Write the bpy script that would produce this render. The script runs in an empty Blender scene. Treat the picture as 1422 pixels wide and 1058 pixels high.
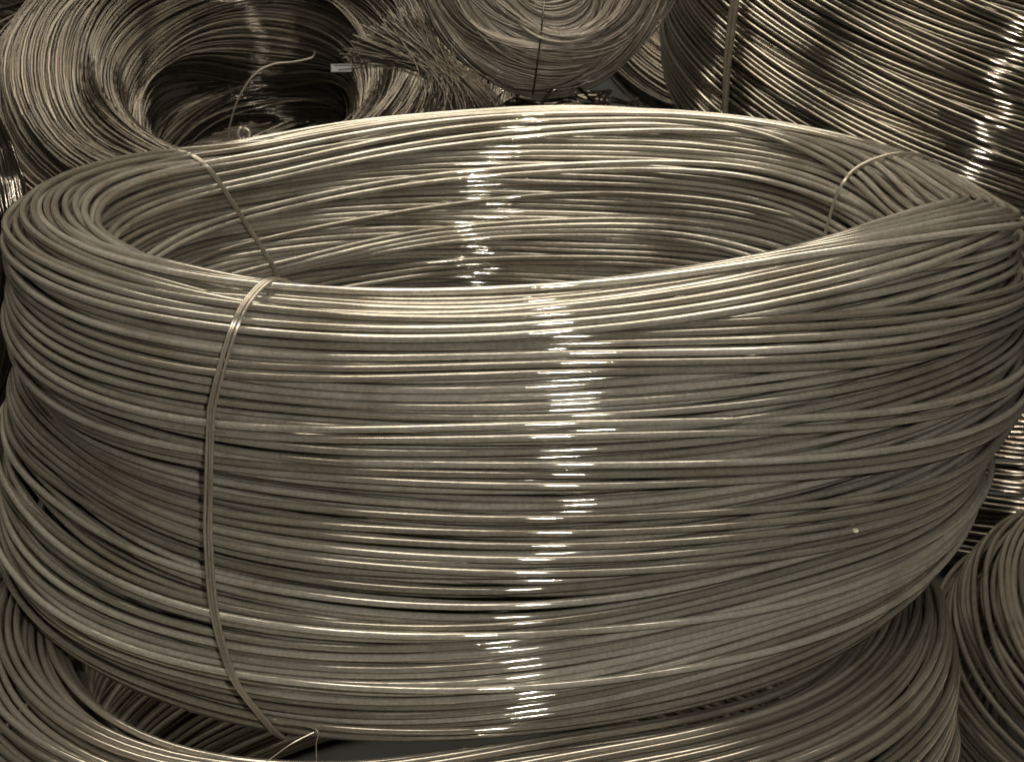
import bpy, math, numpy as np
from mathutils import Vector, Matrix, Euler

scene = bpy.context.scene
COL = scene.collection
PI = math.pi
rad = math.radians

# ---------------------------------------------------------------- camera
ZC = 0.36                                   # height the camera looks at
cam_d = bpy.data.cameras.new('camera')
cam = bpy.data.objects.new('camera', cam_d)
COL.objects.link(cam)
CAM = Vector((0.0, -1.4 * math.cos(rad(20)), ZC + 1.4 * math.sin(rad(20))))
cam.location = CAM
cam.rotation_euler = (Vector((0, 0, ZC)) - CAM).to_track_quat('-Z', 'Y').to_euler()
cam_d.sensor_width = 36
cam_d.lens = 69.6
cam_d.clip_start = 0.01
cam_d.clip_end = 200
cam_d.dof.use_dof = True
cam_d.dof.focus_distance = 1.13
cam_d.dof.aperture_fstop = 32
scene.camera = cam

# ---------------------------------------------------------------- world and lamps
world = bpy.data.worlds.new('World')
scene.world = world
world.use_nodes = True
wb = world.node_tree.nodes['Background']
wb.inputs[0].default_value = (1.0, 0.91, 0.755, 1)
wb.inputs[1].default_value = 0.045

def area(name, loc, target, sx, sy, power, color):
    l = bpy.data.lights.new(name, 'AREA')
    l.shape = 'RECTANGLE'
    l.size, l.size_y, l.energy, l.color = sx, sy, power, color
    o = bpy.data.objects.new(name, l)
    COL.objects.link(o)
    o.location = loc
    o.rotation_euler = (Vector(target) - Vector(loc)).to_track_quat('-Z', 'Y').to_euler()
    return o

# the flash on the camera, a little to the right of the lens and above it
area('flash_lamp', (CAM.x + 0.105, CAM.y + 0.02, CAM.z + 0.07), (0.05, 0.2, 0.34), 0.03, 0.018, 6.6, (1.0, 0.97, 0.93))
# the hall's ceiling lamps: one long tube, and the wide bank of diffusers over the pile
area('ceiling_lamp', (-0.7, -1.3, 2.5), (-0.1, 0.0, 0.3), 1.2, 0.25, 4.5, (1.0, 0.90, 0.78))
area('ceiling_lamp', (0.1, -0.55, 2.8), (0.05, -0.2, 0.3), 2.6, 0.9, 26.0, (1.0, 0.925, 0.81))
area('ceiling_lamp', (-0.1, 1.15, 2.8), (0.0, 0.3, 0.3), 3.2, 1.6, 62.0, (1.0, 0.925, 0.81))

scene.view_settings.view_transform = 'Standard'
scene.view_settings.look = 'None'
scene.view_settings.exposure = 0.6
scene.view_settings.gamma = 1
scene.view_settings.use_curve_mapping = False
scene.cycles.max_bounces = 5
scene.cycles.use_denoising = True

# ---------------------------------------------------------------- materials
def wire_material(name, light, dark, rough=0.08, coat=0.1, coat_rough=0.1, metallic=0.66, grime=0.6, aniso=1.0):
    m = bpy.data.materials.new(name)
    m.use_nodes = True
    nt = m.node_tree
    N, L = nt.nodes, nt.links
    p = N['Principled BSDF']
    uv = N.new('ShaderNodeUVMap'); uv.uv_map = 'UVMap'
    mp = N.new('ShaderNodeMapping'); mp.inputs['Scale'].default_value = (9, 2.2, 1)
    L.new(uv.outputs[0], mp.inputs[0])
    n1 = N.new('ShaderNodeTexNoise'); n1.inputs['Scale'].default_value = 4; n1.inputs['Detail'].default_value = 5
    L.new(mp.outputs[0], n1.inputs['Vector'])
    at = N.new('ShaderNodeAttribute'); at.attribute_name = 'tint'
    geo = N.new('ShaderNodeTexCoord')
    n2 = N.new('ShaderNodeTexNoise'); n2.inputs['Scale'].default_value = 14; n2.inputs['Detail'].default_value = 6
    n2.inputs['Roughness'].default_value = 0.65
    L.new(geo.outputs['Object'], n2.inputs['Vector'])
    # colour: per-turn tint, then drawn grain, then grime patches
    mix = N.new('ShaderNodeMix'); mix.data_type = 'RGBA'
    mix.inputs[6].default_value = (*dark, 1); mix.inputs[7].default_value = (*light, 1)
    add = N.new('ShaderNodeMath'); add.operation = 'MULTIPLY_ADD'
    L.new(n1.outputs['Fac'], add.inputs[0]); add.inputs[1].default_value = 0.9
    L.new(at.outputs['Fac'], add.inputs[2])
    sub = N.new('ShaderNodeMath'); sub.operation = 'SUBTRACT'; sub.use_clamp = True
    L.new(add.outputs[0], sub.inputs[0]); sub.inputs[1].default_value = 0.42
    L.new(sub.outputs[0], mix.inputs[0])
    gr = N.new('ShaderNodeMapRange'); gr.inputs[1].default_value = 0.5; gr.inputs[2].default_value = 0.72
    gr.inputs[3].default_value = 0; gr.inputs[4].default_value = grime
    L.new(n2.outputs['Fac'], gr.inputs[0])
    mix2 = N.new('ShaderNodeMix'); mix2.data_type = 'RGBA'
    mix2.inputs[7].default_value = (0.20, 0.15, 0.095, 1)
    L.new(gr.outputs[0], mix2.inputs[0]); L.new(mix.outputs[2], mix2.inputs[6])
    sp = N.new('ShaderNodeTexNoise'); sp.inputs['Scale'].default_value = 420; sp.inputs['Detail'].default_value = 5
    L.new(geo.outputs['Object'], sp.inputs['Vector'])
    spr = N.new('ShaderNodeMapRange'); spr.inputs[1].default_value = 0.3; spr.inputs[2].default_value = 0.7
    spr.inputs[3].default_value = 0.84; spr.inputs[4].default_value = 1.14
    L.new(sp.outputs['Fac'], spr.inputs[0])
    mul = N.new('ShaderNodeVectorMath'); mul.operation = 'SCALE'
    L.new(mix2.outputs[2], mul.inputs[0]); L.new(spr.outputs[0], mul.inputs['Scale'])
    L.new(mul.outputs[0], p.inputs['Base Color'])
    p.inputs['Metallic'].default_value = metallic
    rr = N.new('ShaderNodeMapRange'); rr.inputs[3].default_value = rough - 0.02; rr.inputs[4].default_value = rough + 0.035
    L.new(n1.outputs['Fac'], rr.inputs[0])
    L.new(rr.outputs[0], p.inputs['Roughness'])
    p.inputs['Anisotropic'].default_value = aniso
    p.inputs['Anisotropic Rotation'].default_value = 0.25
    tg = N.new('ShaderNodeTangent'); tg.direction_type = 'UV_MAP'; tg.uv_map = 'UVMap'
    L.new(tg.outputs[0], p.inputs['Tangent'])
    p.inputs['Coat Weight'].default_value = coat
    p.inputs['Coat Roughness'].default_value = coat_rough
    p.inputs['Coat IOR'].default_value = 1.9
    # drawn lines: long fine relief
    mp3 = N.new('ShaderNodeMapping'); mp3.inputs['Scale'].default_value = (25, 14, 1)
    L.new(uv.outputs[0], mp3.inputs[0])
    n3 = N.new('ShaderNodeTexNoise'); n3.inputs['Scale'].default_value = 3; n3.inputs['Detail'].default_value = 3
    L.new(mp3.outputs[0], n3.inputs['Vector'])
    b = N.new('ShaderNodeBump'); b.inputs['Strength'].default_value = 0.06; b.inputs['Distance'].default_value = 0.0006
    L.new(n3.outputs['Fac'], b.inputs['Height'])
    L.new(b.outputs[0], p.inputs['Normal'])
    return m

M_MAIN = wire_material('annealed_wire', (0.54, 0.50, 0.41), (0.25, 0.225, 0.172))
M_BRIGHT = wire_material('bright_drawn_wire', (0.40, 0.362, 0.285), (0.20, 0.174, 0.13), rough=0.11, metallic=0.9)
M_LOWER = wire_material('dull_wire', (0.52, 0.475, 0.385), (0.28, 0.25, 0.195), rough=0.16, metallic=0.8)
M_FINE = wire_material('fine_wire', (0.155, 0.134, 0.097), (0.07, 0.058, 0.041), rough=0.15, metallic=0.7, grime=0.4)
M_FINE_PALE = wire_material('pale_fine_wire', (0.30, 0.26, 0.195), (0.15, 0.125, 0.092), rough=0.42, metallic=0.45, grime=0.3, aniso=0.5)
M_FINE_DARK = wire_material('dark_fine_wire', (0.20, 0.17, 0.13), (0.08, 0.068, 0.05), rough=0.16, metallic=0.95)
M_TIE = wire_material('tie_wire', (0.44, 0.395, 0.31), (0.25, 0.215, 0.16), rough=0.35)

def floor_material():
    m = bpy.data.materials.new('concrete')
    m.use_nodes = True
    nt = m.node_tree; N, L = nt.nodes, nt.links
    p = N['Principled BSDF']
    g = N.new('ShaderNodeTexCoord')
    n = N.new('ShaderNodeTexNoise'); n.inputs['Scale'].default_value = 6; n.inputs['Detail'].default_value = 9
    L.new(g.outputs['Object'], n.inputs['Vector'])
    r = N.new('ShaderNodeValToRGB')
    r.color_ramp.elements[0].position = 0.3; r.color_ramp.elements[0].color = (0.032, 0.034, 0.031, 1)
    r.color_ramp.elements[1].position = 0.75; r.color_ramp.elements[1].color = (0.075, 0.076, 0.068, 1)
    L.new(n.outputs['Fac'], r.inputs[0]); L.new(r.outputs[0], p.inputs['Base Color'])
    p.inputs['Roughness'].default_value = 0.75
    n2 = N.new('ShaderNodeTexNoise'); n2.inputs['Scale'].default_value = 90; n2.inputs['Detail'].default_value = 4
    L.new(g.outputs['Object'], n2.inputs['Vector'])
    b = N.new('ShaderNodeBump'); b.inputs['Strength'].default_value = 0.4; b.inputs['Distance'].default_value = 0.002
    L.new(n2.outputs['Fac'], b.inputs['Height']); L.new(b.outputs[0], p.inputs['Normal'])
    return m
M_FLOOR = floor_material()

def plain_material(name, color, rough, metallic=0.0, trans=0.0):
    m = bpy.data.materials.new(name); m.use_nodes = True
    p = m.node_tree.nodes['Principled BSDF']
    n = m.node_tree.nodes.new('ShaderNodeTexNoise'); n.inputs['Scale'].default_value = 300
    r = m.node_tree.nodes.new('ShaderNodeValToRGB')
    r.color_ramp.elements[0].color = (*[c * 0.7 for c in color], 1); r.color_ramp.elements[1].color = (*color, 1)
    m.node_tree.links.new(n.outputs['Fac'], r.inputs[0]); m.node_tree.links.new(r.outputs[0], p.inputs['Base Color'])
    p.inputs['Roughness'].default_value = rough; p.inputs['Metallic'].default_value = metallic
    p.inputs['Transmission Weight'].default_value = trans
    return m

M_CORE = plain_material('packed_fine_wire', (0.17, 0.145, 0.105), 0.6, 0.3)

# ---------------------------------------------------------------- mesh helpers
def tube_arrays(P, radius, sides, closed, ref=(0, 0, 1)):
    """P (n,T,3) paths -> vertices (n,T,sides,3)"""
    P = np.asarray(P, float)
    if closed:
        t = np.roll(P, -1, 1) - np.roll(P, 1, 1)
    else:
        t = np.gradient(P, axis=1)
    t /= np.linalg.norm(t, axis=2, keepdims=True) + 1e-12
    ref = np.broadcast_to(np.asarray(ref, float), t.shape)
    n1 = np.cross(t, ref); n1 /= np.linalg.norm(n1, axis=2, keepdims=True) + 1e-9
    n2 = np.cross(n1, t)
    a = np.arange(sides) * 2 * PI / sides
    rr = np.asarray(radius, float)
    if rr.ndim == 1: rr = rr[:, None]
    rr = np.broadcast_to(rr, P.shape[:2]) if rr.ndim else np.full(P.shape[:2], float(rr))
    off = n1[:, :, None, :] * np.cos(a)[None, None, :, None] + n2[:, :, None, :] * np.sin(a)[None, None, :, None]
    return P[:, :, None, :] + off * rr[:, :, None, None]

def tube_mesh(name, P, radius, sides=8, closed=True, tint=None, mat=None, ref=(0, 0, 1)):
    P = np.asarray(P, float)
    if P.ndim == 2: P = P[None]
    n, T, _ = P.shape
    V = tube_arrays(P, radius, sides, closed, ref).reshape(-1, 3)
    TT = T if closed else T - 1
    i = np.arange(n)[:, None, None] * T * sides
    j = np.arange(TT)[None, :, None]
    k = np.arange(sides)[None, None, :]
    j2 = (j + 1) % T
    k2 = (k + 1) % sides
    F = np.stack([i + j * sides + k, i + j * sides + k2, i + j2 * sides + k2, i + j2 * sides + k], -1).reshape(-1, 4)
    F = F[:, ::-1]
    me = bpy.data.meshes.new(name)
    me.vertices.add(len(V)); me.vertices.foreach_set('co', V.astype(np.float32).ravel())
    nf = len(F)
    me.loops.add(nf * 4); me.loops.foreach_set('vertex_index', F.astype(np.int32).ravel())
    me.polygons.add(nf); me.polygons.foreach_set('loop_start', np.arange(0, nf * 4, 4, dtype=np.int32))
    me.polygons.foreach_set('use_smooth', np.ones(nf, bool))
    seg = np.linalg.norm(np.diff(P, axis=1), axis=2).mean() if T > 1 else 1
    uvl = me.uv_layers.new(name='UVMap')
    U0 = (j * seg + i * 0.0137) * np.ones_like(k); V0 = (k / sides) * np.ones_like(j) + 0 * i
    U0 = np.broadcast_to(U0, (n, TT, sides)); V0 = np.broadcast_to(V0, (n, TT, sides))
    uv = np.stack([np.stack([U0, V0], -1), np.stack([U0, V0 + 1 / sides], -1),
                   np.stack([U0 + seg, V0 + 1 / sides], -1), np.stack([U0 + seg, V0], -1)], -2)[..., ::-1, :]
    uvl.data.foreach_set('uv', uv.astype(np.float32).ravel())
    at = me.attributes.new('tint', 'FLOAT', 'POINT')
    tn = np.full(n, 0.5) if tint is None else np.broadcast_to(np.asarray(tint, float), (n,))
    at.data.foreach_set('value', np.repeat(tn, T * sides).astype(np.float32))
    me.update(); me.validate()
    if mat: me.materials.append(mat)
    return me

def link(name, me, parent=None):
    o = bpy.data.objects.new(name, me)
    COL.objects.link(o)
    if parent is not None: o.parent = parent
    return o

def thing(name, label, cat, loc=(0, 0, 0), rot=(0, 0, 0), group=None):
    o = link(name, None)
    o.location = loc; o.rotation_euler = rot
    o['label'] = label; o['category'] = cat
    if group: o['group'] = group
    return o

def smooth_rand(rng, n, corr, m=1):
    x = rng.standard_normal((n + 8 * int(corr + 1), m))
    kk = np.arange(-int(3 * corr) - 1, int(3 * corr) + 2)
    g = np.exp(-0.5 * (kk / corr) ** 2); g /= math.sqrt((g ** 2).sum())
    return np.stack([np.convolve(x[:, c], g, 'same') for c in range(m)], 1)[4 * int(corr + 1):][:n]

def periodic_field(rng, n, T, corr, harm=(1, 2, 3, 4), fall=0.8):
    """n smooth closed curves of unit size, neighbours alike over `corr` curves"""
    th = np.arange(T) * 2 * PI / T
    out = np.zeros((n, T)); tot = 0
    for h in harm:
        a = h ** -fall
        c = smooth_rand(rng, n, corr, 2)
        out += a * (c[:, :1] * np.cos(h * th) + c[:, 1:] * np.sin(h * th))
        tot += a * a
    return out / math.sqrt(tot)

def ring_interp(T, pts, width=6):
    """closed function of the angle through (degrees, value) points, softened"""
    pts = sorted((d % 360, v) for d, v in pts)
    d = np.array([p[0] for p in pts]); v = np.array([p[1] for p in pts])
    x = np.arange(T) * 360 / T
    y = np.interp(x, np.r_[d[-1] - 360, d, d[0] + 360], np.r_[v[-1], v, v[0]])
    w = width * T / 120
    f = np.fft.rfft(y); k = np.arange(len(f))
    return np.fft.irfft(f * np.exp(-0.5 * (2 * PI * k * w / T) ** 2), T)

def fsmooth(A, sig):
    """soften along the angle (stiffness of the wire)"""
    f = np.fft.rfft(A, axis=1); k = np.arange(f.shape[1]); T = A.shape[1]
    return np.fft.irfft(f * np.exp(-0.5 * (2 * PI * k * sig / T) ** 2)[None], T, axis=1)

def upsample(A, T2):
    T = A.shape[1]
    f = np.fft.rfft(A, axis=1)
    g = np.zeros((A.shape[0], T2 // 2 + 1), complex); g[:, :f.shape[1]] = f
    return np.fft.irfft(g, T2, axis=1) * T2 / T

def relax(r, z, dw, iters=40, sig=1.2, keep=0.02):
    """push wires that overlap apart, slice by slice, keeping each wire smooth"""
    r0, z0 = r.copy(), z.copy()
    n, T = r.shape
    for it in range(iters):
        if it % 12 == 0:
            mn = np.full((n, n), 9.0)
            for t in range(0, T, 3):
                d = np.hypot(r[:, None, t] - r[None, :, t], z[:, None, t] - z[None, :, t])
                np.minimum(mn, d, out=mn)
            np.fill_diagonal(mn, 9)
            I, J = np.nonzero(mn < 1.7 * dw)
            starts = np.searchsorted(I, np.arange(n))
            has = np.r_[starts[1:], len(I)] > starts
        dr = r[I] - r[J]; dz = z[I] - z[J]
        d = np.sqrt(dr * dr + dz * dz) + 1e-7
        ov = np.clip(dw - d, 0, None) * 0.42 / d
        fr = np.zeros_like(r); fz = np.zeros_like(z)
        st = starts[has]
        fr[has] = np.add.reduceat(dr * ov, st, 0); fz[has] = np.add.reduceat(dz * ov, st, 0)
        r = r + fr + keep * (r0 - r); z = z + fz + keep * (z0 - z)
        if it < iters - 3 or True:
            r = fsmooth(r, sig); z = fsmooth(z, sig)
    return r, z

def superellipse(a, b, n, start, end, m=2000):
    """rounded-rectangle half profile as an arc-length table; angle 0 = outer side, 90 = top, 180 = inner side"""
    t = np.radians(np.linspace(start, end, m))
    c, s = np.cos(t), np.sin(t)
    x = a * np.sign(c) * np.abs(c) ** (2 / n); y = b * np.sign(s) * np.abs(s) ** (2 / n)
    ds = np.hypot(np.diff(x), np.diff(y)); S = np.r_[0, np.cumsum(ds)]
    nx, ny = np.gradient(y, S + np.arange(m) * 1e-12), -np.gradient(x, S + np.arange(m) * 1e-12)
    q = np.hypot(nx, ny) + 1e-9
    return S, x, y, nx / q, ny / q

def lay(rng, length, dw, cover, bundle, jitter=0.03):
    """positions along the profile, packed in bundles with gaps between them"""
    s, out = 0.3 * dw, []
    while s < length:
        for _ in range(rng.integers(bundle[0], bundle[1] + 1)):
            if s > length: break
            out.append(s + rng.normal() * jitter * dw); s += dw * rng.uniform(1.0, 1.14)
        gap = (1 / cover - 1) * dw * (bundle[0] + bundle[1]) / 2
        s += gap * rng.uniform(0.3, 1.7)
    return np.array(out)

class Coil:
    """turns of one wire wound into a ring: shell layers of turns, relaxed so that they lie on each other"""
    def __init__(self, seed, rc, a, b, dw, layers, n=3.2, T=120, start=-75, end=255, extra=None, deform=None, iters=40, relax_sig=1.2, wavy=0.0013, swell=1.15, deep_from=3.0):
        self.rng = rng = np.random.default_rng(seed)
        self.rc, self.a, self.b, self.dw, self.T = rc, a, b, dw, T
        self.deform = deform
        S, X, Y, NX, NY = superellipse(a, b, n, start, end)
        self.S, self.X, self.Y = S, X, Y
        rs, zs, ss, deep = [], [], [], []
        for (depth, cover, bundle, amp, ind, bump) in layers:
            s0 = lay(rng, S[-1], dw, cover, bundle)
            m = len(s0)
            fld = amp * dw * periodic_field(rng, m, T, 9) + ind * dw * periodic_field(rng, m, T, 1.2, (1, 2, 3, 4, 5))
            ss.append(s0); deep.append(np.full(m, depth > deep_from))
            s = np.clip(s0[:, None] + fld, -3 * dw, S[-1] + 3 * dw)
            d = depth * dw + bump * dw * periodic_field(rng, m, T, 3.0)
            rs.append(np.interp(s, S, X) - d * np.interp(s, S, NX)); zs.append(np.interp(s, S, Y) - d * np.interp(s, S, NY))
        if extra:
            for (s, d) in extra(self, T):
                ss.append(s.mean(1)); deep.append(np.zeros(1, bool))
                rs.append(np.interp(s, S, X) - d * np.interp(s, S, NX)); zs.append(np.interp(s, S, Y) - d * np.interp(s, S, NY))
        r = np.concatenate(rs); z = np.concatenate(zs)
        self.r, self.z = relax(r, z, dw, iters, relax_sig)
        self.deep = np.concatenate(deep)
        # the slight waviness of hand-laid wire, shared by neighbouring turns
        K = max(8, int(S[-1] / (1.8 * dw)))
        F = periodic_field(rng, K, T, 0.8, (4, 5, 6, 8, 9), 0.6)
        x = np.clip(np.concatenate(ss) / S[-1], 0, 1) * (K - 1.001)
        F = F + 3.2 * swell / wavy * 0.001 * periodic_field(rng, K, T, 1.8, (3, 4, 5), 0.5)
        i = x.astype(int); f = (x - i)[:, None]
        wt = (0.25 + 0.75 * (np.abs(np.interp(np.concatenate(ss), S, X)) / a) ** 3)[:, None]    # the flat top lies calmer than the walls
        self.r = self.r + wt * wavy * ((1 - f) * F[i] + f * F[i + 1]) + 1.1 * wt * wavy * periodic_field(rng, len(r), T, 0.6, (4, 5, 7), 1.0)
        self.z = self.z + 0.15 * wavy * periodic_field(rng, len(r), T, 1.3, (5, 7, 9, 12), 1.0)
    def xyz(self, r, z, th):
        v = z / self.b                       # -1 bottom .. 1 top
        R = self.rc + r
        x, y, zz = R * np.cos(th), R * np.sin(th), z + self.b
        if self.deform: x, y, zz = self.deform(v, th, x, y, zz, R)
        return np.stack([x, y, zz], -1)
    def build(self, parent, mat, T2=168, sides=8, name='wire_turn', radius=None):
        r, z = upsample(self.r, T2), upsample(self.z, T2)
        th = np.arange(T2) * 2 * PI / T2
        P = self.xyz(r, z, th[None])
        if self.deep.any():                 # turns packed behind the outer ones
            me = tube_mesh('inner_turns', P[self.deep][:, ::2], self.dw / 2 * 0.95, 6, True, self.rng.uniform(0, 1, int(self.deep.sum())), mat)
            link('inner_turns', me, parent)['kind'] = 'stuff'
            P = P[~self.deep]
        for i in range(len(P)):
            rad_i = (radius or self.dw / 2) * 0.94
            # turns start at different places so that no seam lines up
            q = np.roll(P[i], self.rng.integers(0, T2), 0)
            link(name, tube_mesh(name, q, rad_i, sides, True, self.rng.uniform(0, 1), mat), parent)
        return P
    def tie_path(self, deg, lean, tr, m=140, extra_off=0.0, sag=0.0):
        """taut closed path of a binding round the cross-section at an angle"""
        T = self.T
        pts = []
        for dd in np.linspace(-3, 3, 3):
            k = int(round((deg + dd) / 360 * T)) % T
            q = self.xyz(self.r[:, k], self.z[:, k], k * 2 * PI / T)
            pts.append(np.stack([np.hypot(q[:, 0], q[:, 1]), q[:, 2]], 1))
        pts = np.concatenate(pts)
        a = np.linspace(0, 2 * PI, 10)[:-1]
        off = self.dw / 2 + tr + extra_off
        pts = (pts[:, None] + off * np.stack([np.cos(a), np.sin(a)], 1)[None]).reshape(-1, 2)
        pts = pts[np.lexsort((pts[:, 1], pts[:, 0]))]
        def half(ps):
            h = []
            for p in ps:
                while len(h) > 1 and (h[-1][0] - h[-2][0]) * (p[1] - h[-2][1]) - (h[-1][1] - h[-2][1]) * (p[0] - h[-2][0]) <= 0: h.pop()
                h.append(p)
            return h
        hull = np.array(half(pts)[:-1] + half(pts[::-1])[:-1])
        hull = np.r_[hull, hull[:1]]
        L = np.r_[0, np.cumsum(np.hypot(*np.diff(hull, axis=0).T))]
        u = np.linspace(0, L[-1], m, endpoint=False)
        rr, zz = np.interp(u, L, hull[:, 0]), np.interp(u, L, hull[:, 1])
        f = lambda q: fsmooth(q[None], 1.3)[0]
        rr, zz = f(rr), f(zz)
        th = rad(deg) + lean(zz / self.b - 1, (rr - self.rc) / self.a)
        return np.stack([rr * np.cos(th), rr * np.sin(th), zz], -1), th

def add_tie(coil, parent, deg, lean, strands, tr, name='tie', label=None, tint=0.5, seed=0):
    rng = np.random.default_rng(seed)
    root = link(name, None, parent)
    if label: root['label'] = label
    paths = []
    for i in range(strands):
        P, th = coil.tie_path(deg, lean, tr)
        off = (i - (strands - 1) / 2) * 2.05 * tr
        wob = 0.5 * tr * periodic_field(rng, 1, len(P), 1, (2, 3, 5))[0]
        tang = np.stack([-np.sin(th), np.cos(th), 0 * th], 1)
        P = P + tang * (off + wob)[:, None]
        ref = (-math.sin(rad(deg)), math.cos(rad(deg)), 0)
        link('tie_strand', tube_mesh('tie_strand', P, tr, 8, True, tint + rng.uniform(-.3, .3), M_TIE, ref=ref), root)
        paths.append(P)
    return root, paths

# ---------------------------------------------------------------- ground
def floor():
    me = bpy.data.meshes.new('floor')
    me.from_pydata([(-30, -20, 0), (30, -20, 0), (30, 60, 0), (-30, 60, 0)], [], [(0, 1, 2, 3)])
    me.materials.append(M_FLOOR)
    o = link('floor', me); o['kind'] = 'structure'
floor()

# ---------------------------------------------------------------- main coil
DW = 0.0050
MAIN_B = 0.1125
RIM = ring_interp(720, [(90, -0.006), (110, -0.013), (135, -0.026), (160, -0.019), (180, -0.012), (-150, -0.004), (-120, 0.0), (-90, 0.003), (-62, 0.009), (-40, 0.007), (-25, 0.001), (-8, -0.009), (5, -0.012), (20, -0.004), (50, -0.001), (70, -0.003)], 2.5)
def main_deform(v, th, x, y, z, R):
    sm = lambda e0, e1, q: (lambda t: t * t * (3 - 2 * t))(np.clip((q - e0) / (e1 - e0), 0, 1))
    # the rim is thicker at the right: the inner side bulges into the opening
    dth = (th - rad(2) + PI) % (2 * PI) - PI
    q = np.clip((0.35 - R) / 0.075, 0, 1.2)
    k = 1 - 0.034 * q * np.exp(-(dth / rad(52)) ** 2) / R
    x = x * k; y = y * k
    low = 1 - sm(-0.58, -0.10, v)             # lower bundle, slipped to the left
    mid = np.exp(-((v - 0.12) / 0.26) ** 2)
    k = 1 - 0.030 * mid * (0.5 - 0.5 * np.cos(th)) - 0.010 * mid * (0.5 - 0.5 * np.cos(th))
    x = x * k; y = y * k
    x = x - 0.020 * low + 0.004 * sm(0.2, 0.9, v)
    y = y - 0.004 * low
    top = sm(-0.6, 1.0, v)
    z = z + top * (0.003 * np.cos(th) - 0.013 * np.sin(th) + 0.006 * np.cos(2 * th + 0.6))
    d2 = (th - rad(12) + PI) % (2 * PI) - PI
    z = z - top * 0.012 * np.exp(-(d2 / rad(36)) ** 2)
    z = z + top * np.interp(np.degrees(th) % 360, np.arange(721) / 2, np.r_[RIM, RIM[:1]])
    z = z + low * (-0.007 + 0.005 * np.cos(th) + 0.005 * np.sin(th) - 0.004 * np.sin(2 * th))
    return x, y, z

def main_extra(c, T):
    """the crossing bands on the rim: a flat fan at the right and a band that climbs over it towards the front rim"""
    dw = c.dw
    top = np.interp(0, -c.X[(c.Y > 0)], c.S[(c.Y > 0)])        # s at the middle of the top
    w = 0.030
    out = []
    fB = ring_interp(T, [(-5, -0.6), (15, -0.7), (-38, -0.1), (-75, 0.85), (-110, 0.7), (180, 0.2), (90, -0.2), (45, -0.6)], 5)
    lift = ring_interp(T, [(0, -1.0), (-40, -1.9), (-80, -1.5), (-120, -1.0), (180, -0.9), (90, -0.9)], 6)
    for j in range(7):
        s = top + (j - 3) * dw * 1.02 + fB * w
        out.append((s[None], (lift * dw)[None]))
    fA = ring_interp(T, [(75, -1.1), (50, -0.9), (20, 0.0), (-10, 0.25), (-50, 0.2), (180, 0.1), (120, -0.6)], 6)
    for j in range(12):
        sp = ring_interp(T, [(20, 1.02), (0, 1.0), (60, 0.75), (120, 1.2), (-90, 1.0), (180, 1.2)], 6)
        s = top + (j - 5.5) * dw * sp + fA * w * 0.6
        out.append((s[None], np.full((1, T), -0.35 * dw)))
    # loose loops standing apart on the left of the rim
    spC = ring_interp(T, [(180, 2.1), (205, 2.0), (150, 1.9), (120, 1.1), (240, 1.1), (0, 1.0), (90, 1.0), (-90, 1.0)], 5)
    dC = ring_interp(T, [(180, -1.7), (150, -1.5), (210, -1.5), (110, 0.2), (250, 0.2), (0, 0.6)], 5)
    for j in range(6):
        s = top + (j - 2.5) * dw * spC + 0.4 * dw * periodic_field(c.rng, 1, T, 1, (2, 3, 4, 5))[0]
        out.append((s[None], (dC * dw)[None]))
    return out

main = thing('wire_coil', 'large coil of dull grey steel wire in the foreground, bound with thin wire ties', 'wire coil', (0, 0, ZC - 0.083))
C1 = Coil(7, 0.3125, 0.0375, MAIN_B, DW,
          # depth, cover, bundle, drift of the bundles, drift of single turns, relief
          [(2.4, 0.995, (12, 24), 0.5, 0.1, 0.1),
           (1.15, 0.90, (3, 8), 1.5, 0.35, 0.3),
           (0.0, 0.52, (1, 6), 2.2, 0.55, 0.35),
           (3.5, 0.999, (12, 24), 0.3, 0.1, 0.1)], extra=main_extra, deform=main_deform, iters=44)
P_MAIN = C1.build(main, M_MAIN, T2=160, sides=7)
add_tie(C1, main, -118, lambda v, q: rad(0.3) + rad(1.6) * np.clip(-v, 0, 1) + rad(4.5) * np.clip(-v - 0.2, 0, 1) ** 2 + rad(3.5) * np.clip(v - 0.6, 0, 1), 3, 0.00095, label='three-strand wire tie at the front left', seed=1)
add_tie(C1, main, 137, lambda v, q: rad(12) * np.clip(v + 0.15, 0, 1.3) - rad(3), 2, 0.0011, label='wire tie at the back left', seed=2)
add_tie(C1, main, 24, lambda v, q: rad(-2) * v, 1, 0.0013, label='single wire tie on the right of the rim', seed=3)
print('main turns', len(P_MAIN))

# ---------------------------------------------------------------- coil under the main one
def lower_deform(v, th, x, y, z, R):
    dth = (th + rad(78) + PI) % (2 * PI) - PI
    k = 1 + 0.02 * np.cos(2 * (th + 2.2)) - 0.20 * np.exp(-(dth / rad(38)) ** 2)
    return x * k, y * k, z + 0.004 * np.cos(th + 1)
low = thing('wire_coil', 'loose coil lying on the floor right under the big foreground coil', 'wire coil', (-0.035, -0.12, 0.003))
C2 = Coil(21, 0.292, 0.046, 0.130, 0.0052, [(1.2, 0.95, (8, 14), 1.2, 0.2, 0.2), (0.0, 0.55, (1, 3), 2.0, 0.4, 0.3)], deform=lower_deform, iters=30, wavy=0.0009, swell=0.4)
C2.build(low, M_LOWER, T2=128, sides=6)

# ---------------------------------------------------------------- coils stacked at the right
right_low = thing('wire_coil', 'shiny coil at the right edge, lowest of its stack behind the big coil', 'wire coil', (0.56, 0.74, 0.003))
C3 = Coil(31, 0.31, 0.045, 0.105, 0.0050, [(0.9, 0.9, (6, 14), 1.6, 0.4, 0.2), (0.0, 0.5, (2, 5), 1.8, 0.5, 0.2)], iters=24, swell=0.4)
C3.build(right_low, M_FINE_DARK, T2=120, sides=5)

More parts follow.
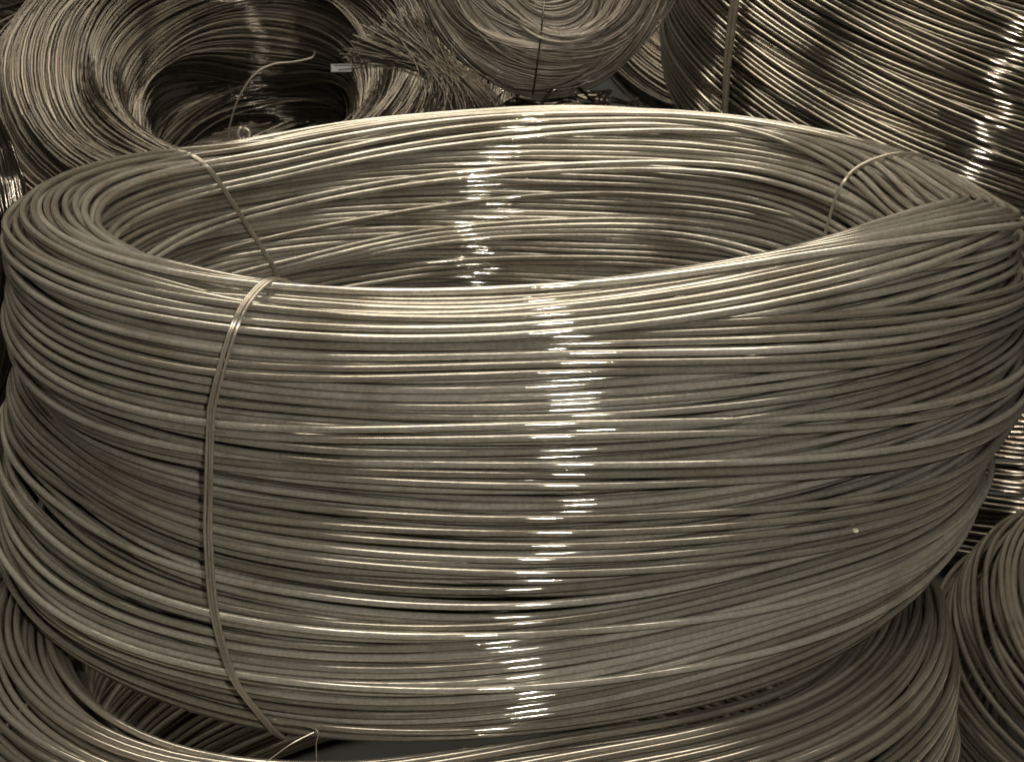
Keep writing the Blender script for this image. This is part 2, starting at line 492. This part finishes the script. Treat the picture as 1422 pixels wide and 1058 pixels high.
right_top = thing('wire_coil', 'tall bright coil at the upper right, tipped sideways on another coil', 'wire coil', (0.505, 0.80, 0.335), (rad(10), rad(13), 0))
C4 = Coil(41, 0.325, 0.045, 0.170, 0.0047, [(1.9, 0.999, (12, 20), 0.3, 0.1, 0.1), (0.95, 0.95, (6, 16), 1.6, 0.3, 0.2), (0.0, 0.6, (2, 7), 2.4, 0.5, 0.25)], iters=24, wavy=0.0008, swell=0.25, deep_from=1.5)
C4.build(right_top, M_BRIGHT, T2=120, sides=6)
add_tie(C4, right_top, 209, lambda v, q: rad(-7) * v, 2, 0.0026, label='thick twisted wire tie near the left end', seed=5)

right_front = thing('wire_coil', 'dark coil low on the floor in the bottom right corner', 'wire coil', (0.74, 0.03, 0.003))
C5 = Coil(51, 0.31, 0.10, 0.07, 0.0055, [(0.9, 0.9, (5, 12), 1.5, 0.5, 0.2), (0.0, 0.45, (2, 4), 3, 0.8, 0.2)], iters=20)
C5.build(right_front, M_LOWER, T2=124, sides=5)
add_tie(C5, right_front, 222, lambda v, q: 0 * v, 2, 0.0016, seed=6)

# ---------------------------------------------------------------- coils of fine wire behind
def fine_coil(seed, root, R, a, b, n, mat, wire=0.0007, T=72, clump=14, drift=0.22, fray=0.05, stray=0.09, wild=0.03, oval=0.0, n_exp=2.0):
    """hair-fine turns, thousands in the real coil: too thin to pick apart, joined in one part"""
    rng = np.random.default_rng(seed)
    th = np.arange(T) * 2 * PI / T
    ph0 = np.sort(rng.uniform(0, 2 * PI, n))
    ph = ph0[:, None] + drift * periodic_field(rng, n, T, clump, (1, 2, 3), 0.7) + wild * periodic_field(rng, n, T, 1.0, (1, 2, 3))
    dep = 1 - 0.10 * np.abs(rng.standard_normal(n))[:, None] + 0.055 * periodic_field(rng, n, T, clump * 0.6, (1, 2, 3, 4))
    st = rng.uniform(size=n) < fray
    dep[st] += stray * np.abs(periodic_field(rng, int(st.sum()), T, 1, (1, 2, 3)))
    ov = 1 + oval * np.cos(2 * th)
    def pos(ph, dep):
        c, s = np.cos(ph), np.sin(ph)
        rr = R + a * dep * np.sign(c) * np.abs(c) ** (2 / n_exp); zz = b * dep * np.sign(s) * np.abs(s) ** (2 / n_exp)
        return np.stack([rr * ov * np.cos(th), rr * ov * np.sin(th), zz], -1)
    P = pos(ph, dep)
    me = tube_mesh('fine_wire', P, wire * rng.uniform(0.8, 1.3, n), 3, True, rng.uniform(0, 1, n), mat)
    o = link('fine_wire', me, root); o['kind'] = 'stuff'
    k = 24                                    # the packed turns underneath
    V = pos((np.arange(k) * 2 * PI / k)[:, None] + 0 * th[None], 0.86).transpose(1, 0, 2).reshape(-1, 3)
    F = [(i * k + j, ((i + 1) % T) * k + j, ((i + 1) % T) * k + (j + 1) % k, i * k + (j + 1) % k) for i in range(T) for j in range(k)]
    cm = bpy.data.meshes.new('packed_turns'); cm.from_pydata(V.tolist(), [], F)
    for p in cm.polygons: p.use_smooth = True
    cm.materials.append(M_CORE)
    co = link('packed_turns', cm, root); co['kind'] = 'stuff'

def fine_tie(root, R, a, b, deg, tr, mat, strands=2, grow=1.03, seed=0):
    t = link('tie', None, root)
    m = 60; u = np.arange(m) * 2 * PI / m
    for i in range(strands):
        th = rad(deg) + (i - (strands - 1) / 2) * 2.1 * tr / R + 0.01 * np.sin(u + seed)
        rr = R + (a * grow + tr) * np.cos(u); zz = (b * grow + tr) * np.sin(u)
        P = np.stack([rr * np.cos(th), rr * np.sin(th), zz], -1)
        link('tie_strand', tube_mesh('tie_strand', P, tr, 6, True, 0.4, mat, ref=(-math.sin(rad(deg)), math.cos(rad(deg)), 0)), t)
    return t

# large hair-like coil, upper left
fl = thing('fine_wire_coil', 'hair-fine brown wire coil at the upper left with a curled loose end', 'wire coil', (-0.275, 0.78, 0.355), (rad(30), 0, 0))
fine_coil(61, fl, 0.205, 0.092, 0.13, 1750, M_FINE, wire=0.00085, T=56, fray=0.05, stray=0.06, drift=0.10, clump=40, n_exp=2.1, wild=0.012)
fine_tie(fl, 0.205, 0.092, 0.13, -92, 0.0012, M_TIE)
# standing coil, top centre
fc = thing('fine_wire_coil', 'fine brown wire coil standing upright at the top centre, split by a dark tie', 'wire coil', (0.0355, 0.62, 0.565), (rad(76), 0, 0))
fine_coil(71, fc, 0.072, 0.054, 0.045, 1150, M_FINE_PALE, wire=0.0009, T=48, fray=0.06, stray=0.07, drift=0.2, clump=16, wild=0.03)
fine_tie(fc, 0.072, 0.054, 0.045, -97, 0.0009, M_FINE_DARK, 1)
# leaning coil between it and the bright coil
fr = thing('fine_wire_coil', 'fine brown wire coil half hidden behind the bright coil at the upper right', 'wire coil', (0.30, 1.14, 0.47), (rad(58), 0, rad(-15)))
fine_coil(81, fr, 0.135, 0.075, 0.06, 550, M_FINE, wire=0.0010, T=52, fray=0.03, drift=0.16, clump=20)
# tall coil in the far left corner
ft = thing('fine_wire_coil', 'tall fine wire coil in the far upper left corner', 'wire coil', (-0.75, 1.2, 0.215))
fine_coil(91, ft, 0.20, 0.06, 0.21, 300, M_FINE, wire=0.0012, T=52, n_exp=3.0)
# standing dark coil at the left edge
fd = thing('dark_wire_coil', 'dark shiny fine wire coil standing on edge at the left border', 'wire coil', (-0.745, 0.36, 0.34), (rad(80), 0, rad(8)))
fine_coil(95, fd, 0.265, 0.05, 0.05, 480, M_FINE_DARK, wire=0.0014, T=64, drift=0.35)
# coils that carry the fine ones
d2 = thing('dark_wire_coil', 'dark coil on the floor under the hair-fine coil at the left', 'wire coil', (-0.36, 0.82, 0.105))
fine_coil(96, d2, 0.18, 0.06, 0.10, 170, M_FINE_DARK, wire=0.0016, T=52, n_exp=3.0)
d1 = thing('dark_wire_coil', 'dark coil in the shadowed gap under the upright coil', 'wire coil', (0.03, 0.64, 0.215))
fine_coil(97, d1, 0.08, 0.05, 0.21, 170, M_FINE_DARK, wire=0.0016, T=52, n_exp=3.0)
d3 = thing('dark_wire_coil', 'dark coil on the floor seen through the opening of the hair-fine coil', 'wire coil', (-0.42, 1.42, 0.16))
fine_coil(98, d3, 0.12, 0.115, 0.15, 220, M_FINE_DARK, wire=0.0018, T=48, n_exp=2.6)

# ---------------------------------------------------------------- small things
def at(px, py, y):
    """point of the photograph's pixel (1422 wide) on the upright plane at depth y"""
    d = Vector(((px - 711) / 2749, -(py - 529) / 2749, -1))
    d.rotate(cam.rotation_euler)
    return CAM + d * ((y - CAM.y) / d.y)

def free_wire(name, pts, radius, parent, mat, m=40, ref=(0, 1, 0)):
    """an open bent wire through a few points, in the parent's own frame"""
    pts = np.array([tuple(p) for p in pts], float)
    u = np.r_[0, np.cumsum(np.linalg.norm(np.diff(pts, axis=0), axis=1))]
    x = np.linspace(0, u[-1], m)
    # Catmull-Rom through the points
    q = np.r_[[2 * pts[0] - pts[1]], pts, [2 * pts[-1] - pts[-2]]]
    i = np.clip(np.searchsorted(u, x, 'right') - 1, 0, len(pts) - 2)
    t = ((x - u[i]) / (u[i + 1] - u[i]))[:, None]
    p0, p1, p2, p3 = q[i], q[i + 1], q[i + 2], q[i + 3]
    P = 0.5 * (2 * p1 + (p2 - p0) * t + (2 * p0 - 5 * p1 + 4 * p2 - p3) * t ** 2 + (3 * p1 - p0 - 3 * p2 + p3) * t ** 3)
    mw = Matrix.LocRotScale(parent.location, parent.rotation_euler, None).inverted()
    P = np.array([tuple(mw @ Vector(p)) for p in P])
    return link(name, tube_mesh(name, P, radius, 6, False, 0.6, mat, ref=ref), parent)

# curled loose end, knot and tag of the hair-fine coil
free_wire('loose_end', [at(318, 195, 0.56), at(318, 180, 0.56), at(330, 140, 0.56), at(352, 105, 0.565), at(378, 90, 0.57), at(410, 86, 0.575), at(434, 80, 0.58), at(437, 71, 0.58)], 0.0008, fl, M_FINE_PALE)
kn = [at(338 + 12 * math.cos(a) * (1 - 0.03 * i), 190 + 9 * math.sin(a) - 0.3 * i, 0.55 + 0.006 * math.sin(a * 0.5 + 1)) for i, a in enumerate(np.linspace(0, 5.5 * PI, 26))]
free_wire('knot', kn, 0.0013, fl, M_TIE, 90)
def tag_plate():
    m = plain_material('clear_plastic', (0.13, 0.13, 0.115), 0.35)
    w, h, t = 0.011, 0.0045, 0.0006
    V = [(x * w, y * t, z * h) for x in (-1, 1) for y in (-1, 1) for z in (-1, 1)]
    me = bpy.data.meshes.new('tag')
    me.from_pydata(V, [], [(0, 1, 3, 2), (4, 6, 7, 5), (0, 4, 5, 1), (2, 3, 7, 6), (0, 2, 6, 4), (1, 5, 7, 3)])
    me.materials.append(m)
    o = link('tag', me, fl)
    p = at(474, 95, 0.80)
    o.matrix_local = Matrix.LocRotScale(fl.location, fl.rotation_euler, None).inverted() @ Matrix.LocRotScale(p, Euler((rad(-35), 0, rad(6))), None)
    o['label'] = 'small clear plastic tag'
tag_plate()
# tuft of frayed ends between the fine coils
def tuft():
    t = thing('wire_tuft', 'frayed tuft of fine brown wire ends left of the upright coil', 'wire bundle', at(640, 160, 0.50))
    rng = np.random.default_rng(5)
    P = []
    for i in range(420):
        a = rng.normal() * 0.55; f = rng.uniform(0.75, 1.05)
        b0 = np.array(tuple(at(640, 120, 0.56))) + rng.normal(size=3) * (0.006, 0.006, 0.004)
        up = np.array(tuple(at(535 + 26 * (q0 := rng.normal()), 45 - 16 * q0 + 10 * rng.normal(), 0.62)))
        tip = b0 + f * np.array((0.038 * math.sin(a * 1.7) + 0.004 * rng.normal(), -0.020 * math.cos(a) + 0.01 * rng.normal(), -0.035 + 0.012 * abs(a)))
        u = np.linspace(0, 1, 22)[:, None]
        crown = b0 + (0.0, 0.0, 0.012) + 0.35 * (tip - b0) * (1, 1, 0)
        A = (1 - u) ** 3 * up + 3 * (1 - u) ** 2 * u * (b0 + (-0.02, 0, 0.018)) + 3 * (1 - u) * u ** 2 * crown + u ** 3 * tip
        P.append(A - np.array(tuple(t.location)))
    me = tube_mesh('wire_ends', np.array(P), 0.0007, 3, False, rng.uniform(0.2, 1, len(P)), M_FINE, ref=(0, 1, 0))
    o = link('wire_ends', me, t); o['kind'] = 'stuff'
    free_wire('tie', [t.location + Vector((0.022 * math.cos(a), -0.045 + 0.105 + 0.02 * math.sin(a) * 0 + 0.0, 0.012 + 0.008 * math.sin(a))) for a in np.linspace(0, 2 * PI, 20)], 0.0008, t, M_TIE)
tuft()
# ends of the front tie under the main coil
tie_front = main.children
free_wire('tie_end', [at(385, 1003, -0.325), at(438, 1012, -0.345), at(439, 1034, -0.345), at(440, 1064, -0.345)], 0.0004, main, M_TIE)
free_wire('tie_end', [at(436, 1016, -0.345), at(405, 1032, -0.35), at(372, 1056, -0.355), at(350, 1075, -0.36)], 0.0004, main, M_TIE)

# a pale crumb stuck between the turns of the main coil
def crumb():
    h = main.location
    best = None
    R3 = cam.rotation_euler.to_matrix().inverted()
    Q = (P_MAIN.reshape(-1, 3) + np.array(tuple(h)) - np.array(tuple(CAM))) @ np.array(R3).T
    px = 711 - 2749 * Q[:, 0] / Q[:, 2]; py = 529 + 2749 * Q[:, 1] / Q[:, 2]
    near = np.nonzero((np.abs(px - 1183) < 14) & (np.abs(py - 747) < 14))[0]
    k = near[np.argmax(Q[near, 2])]
    p = P_MAIN.reshape(-1, 3)[k] + np.array(tuple(h))
    n = np.array([p[0], p[1], 0.0]); n /= np.linalg.norm(n)
    rng = np.random.default_rng(3)
    import bmesh
    bm = bmesh.new(); bmesh.ops.create_icosphere(bm, subdivisions=2, radius=0.0018)
    for v in bm.verts: v.co *= rng.uniform(0.75, 1.15); v.co.z *= 0.7
    me = bpy.data.meshes.new('crumb'); bm.to_mesh(me); bm.free()
    me.materials.append(plain_material('pale_crumb', (0.62, 0.58, 0.42), 0.8))
    o = link('crumb', me); o.location = Vector(p + n * 0.0034 + np.array((0, 0, 0.001)))
    o['label'] = 'tiny pale crumb lying on the front right of the big coil'; o['category'] = 'debris'
crumb()
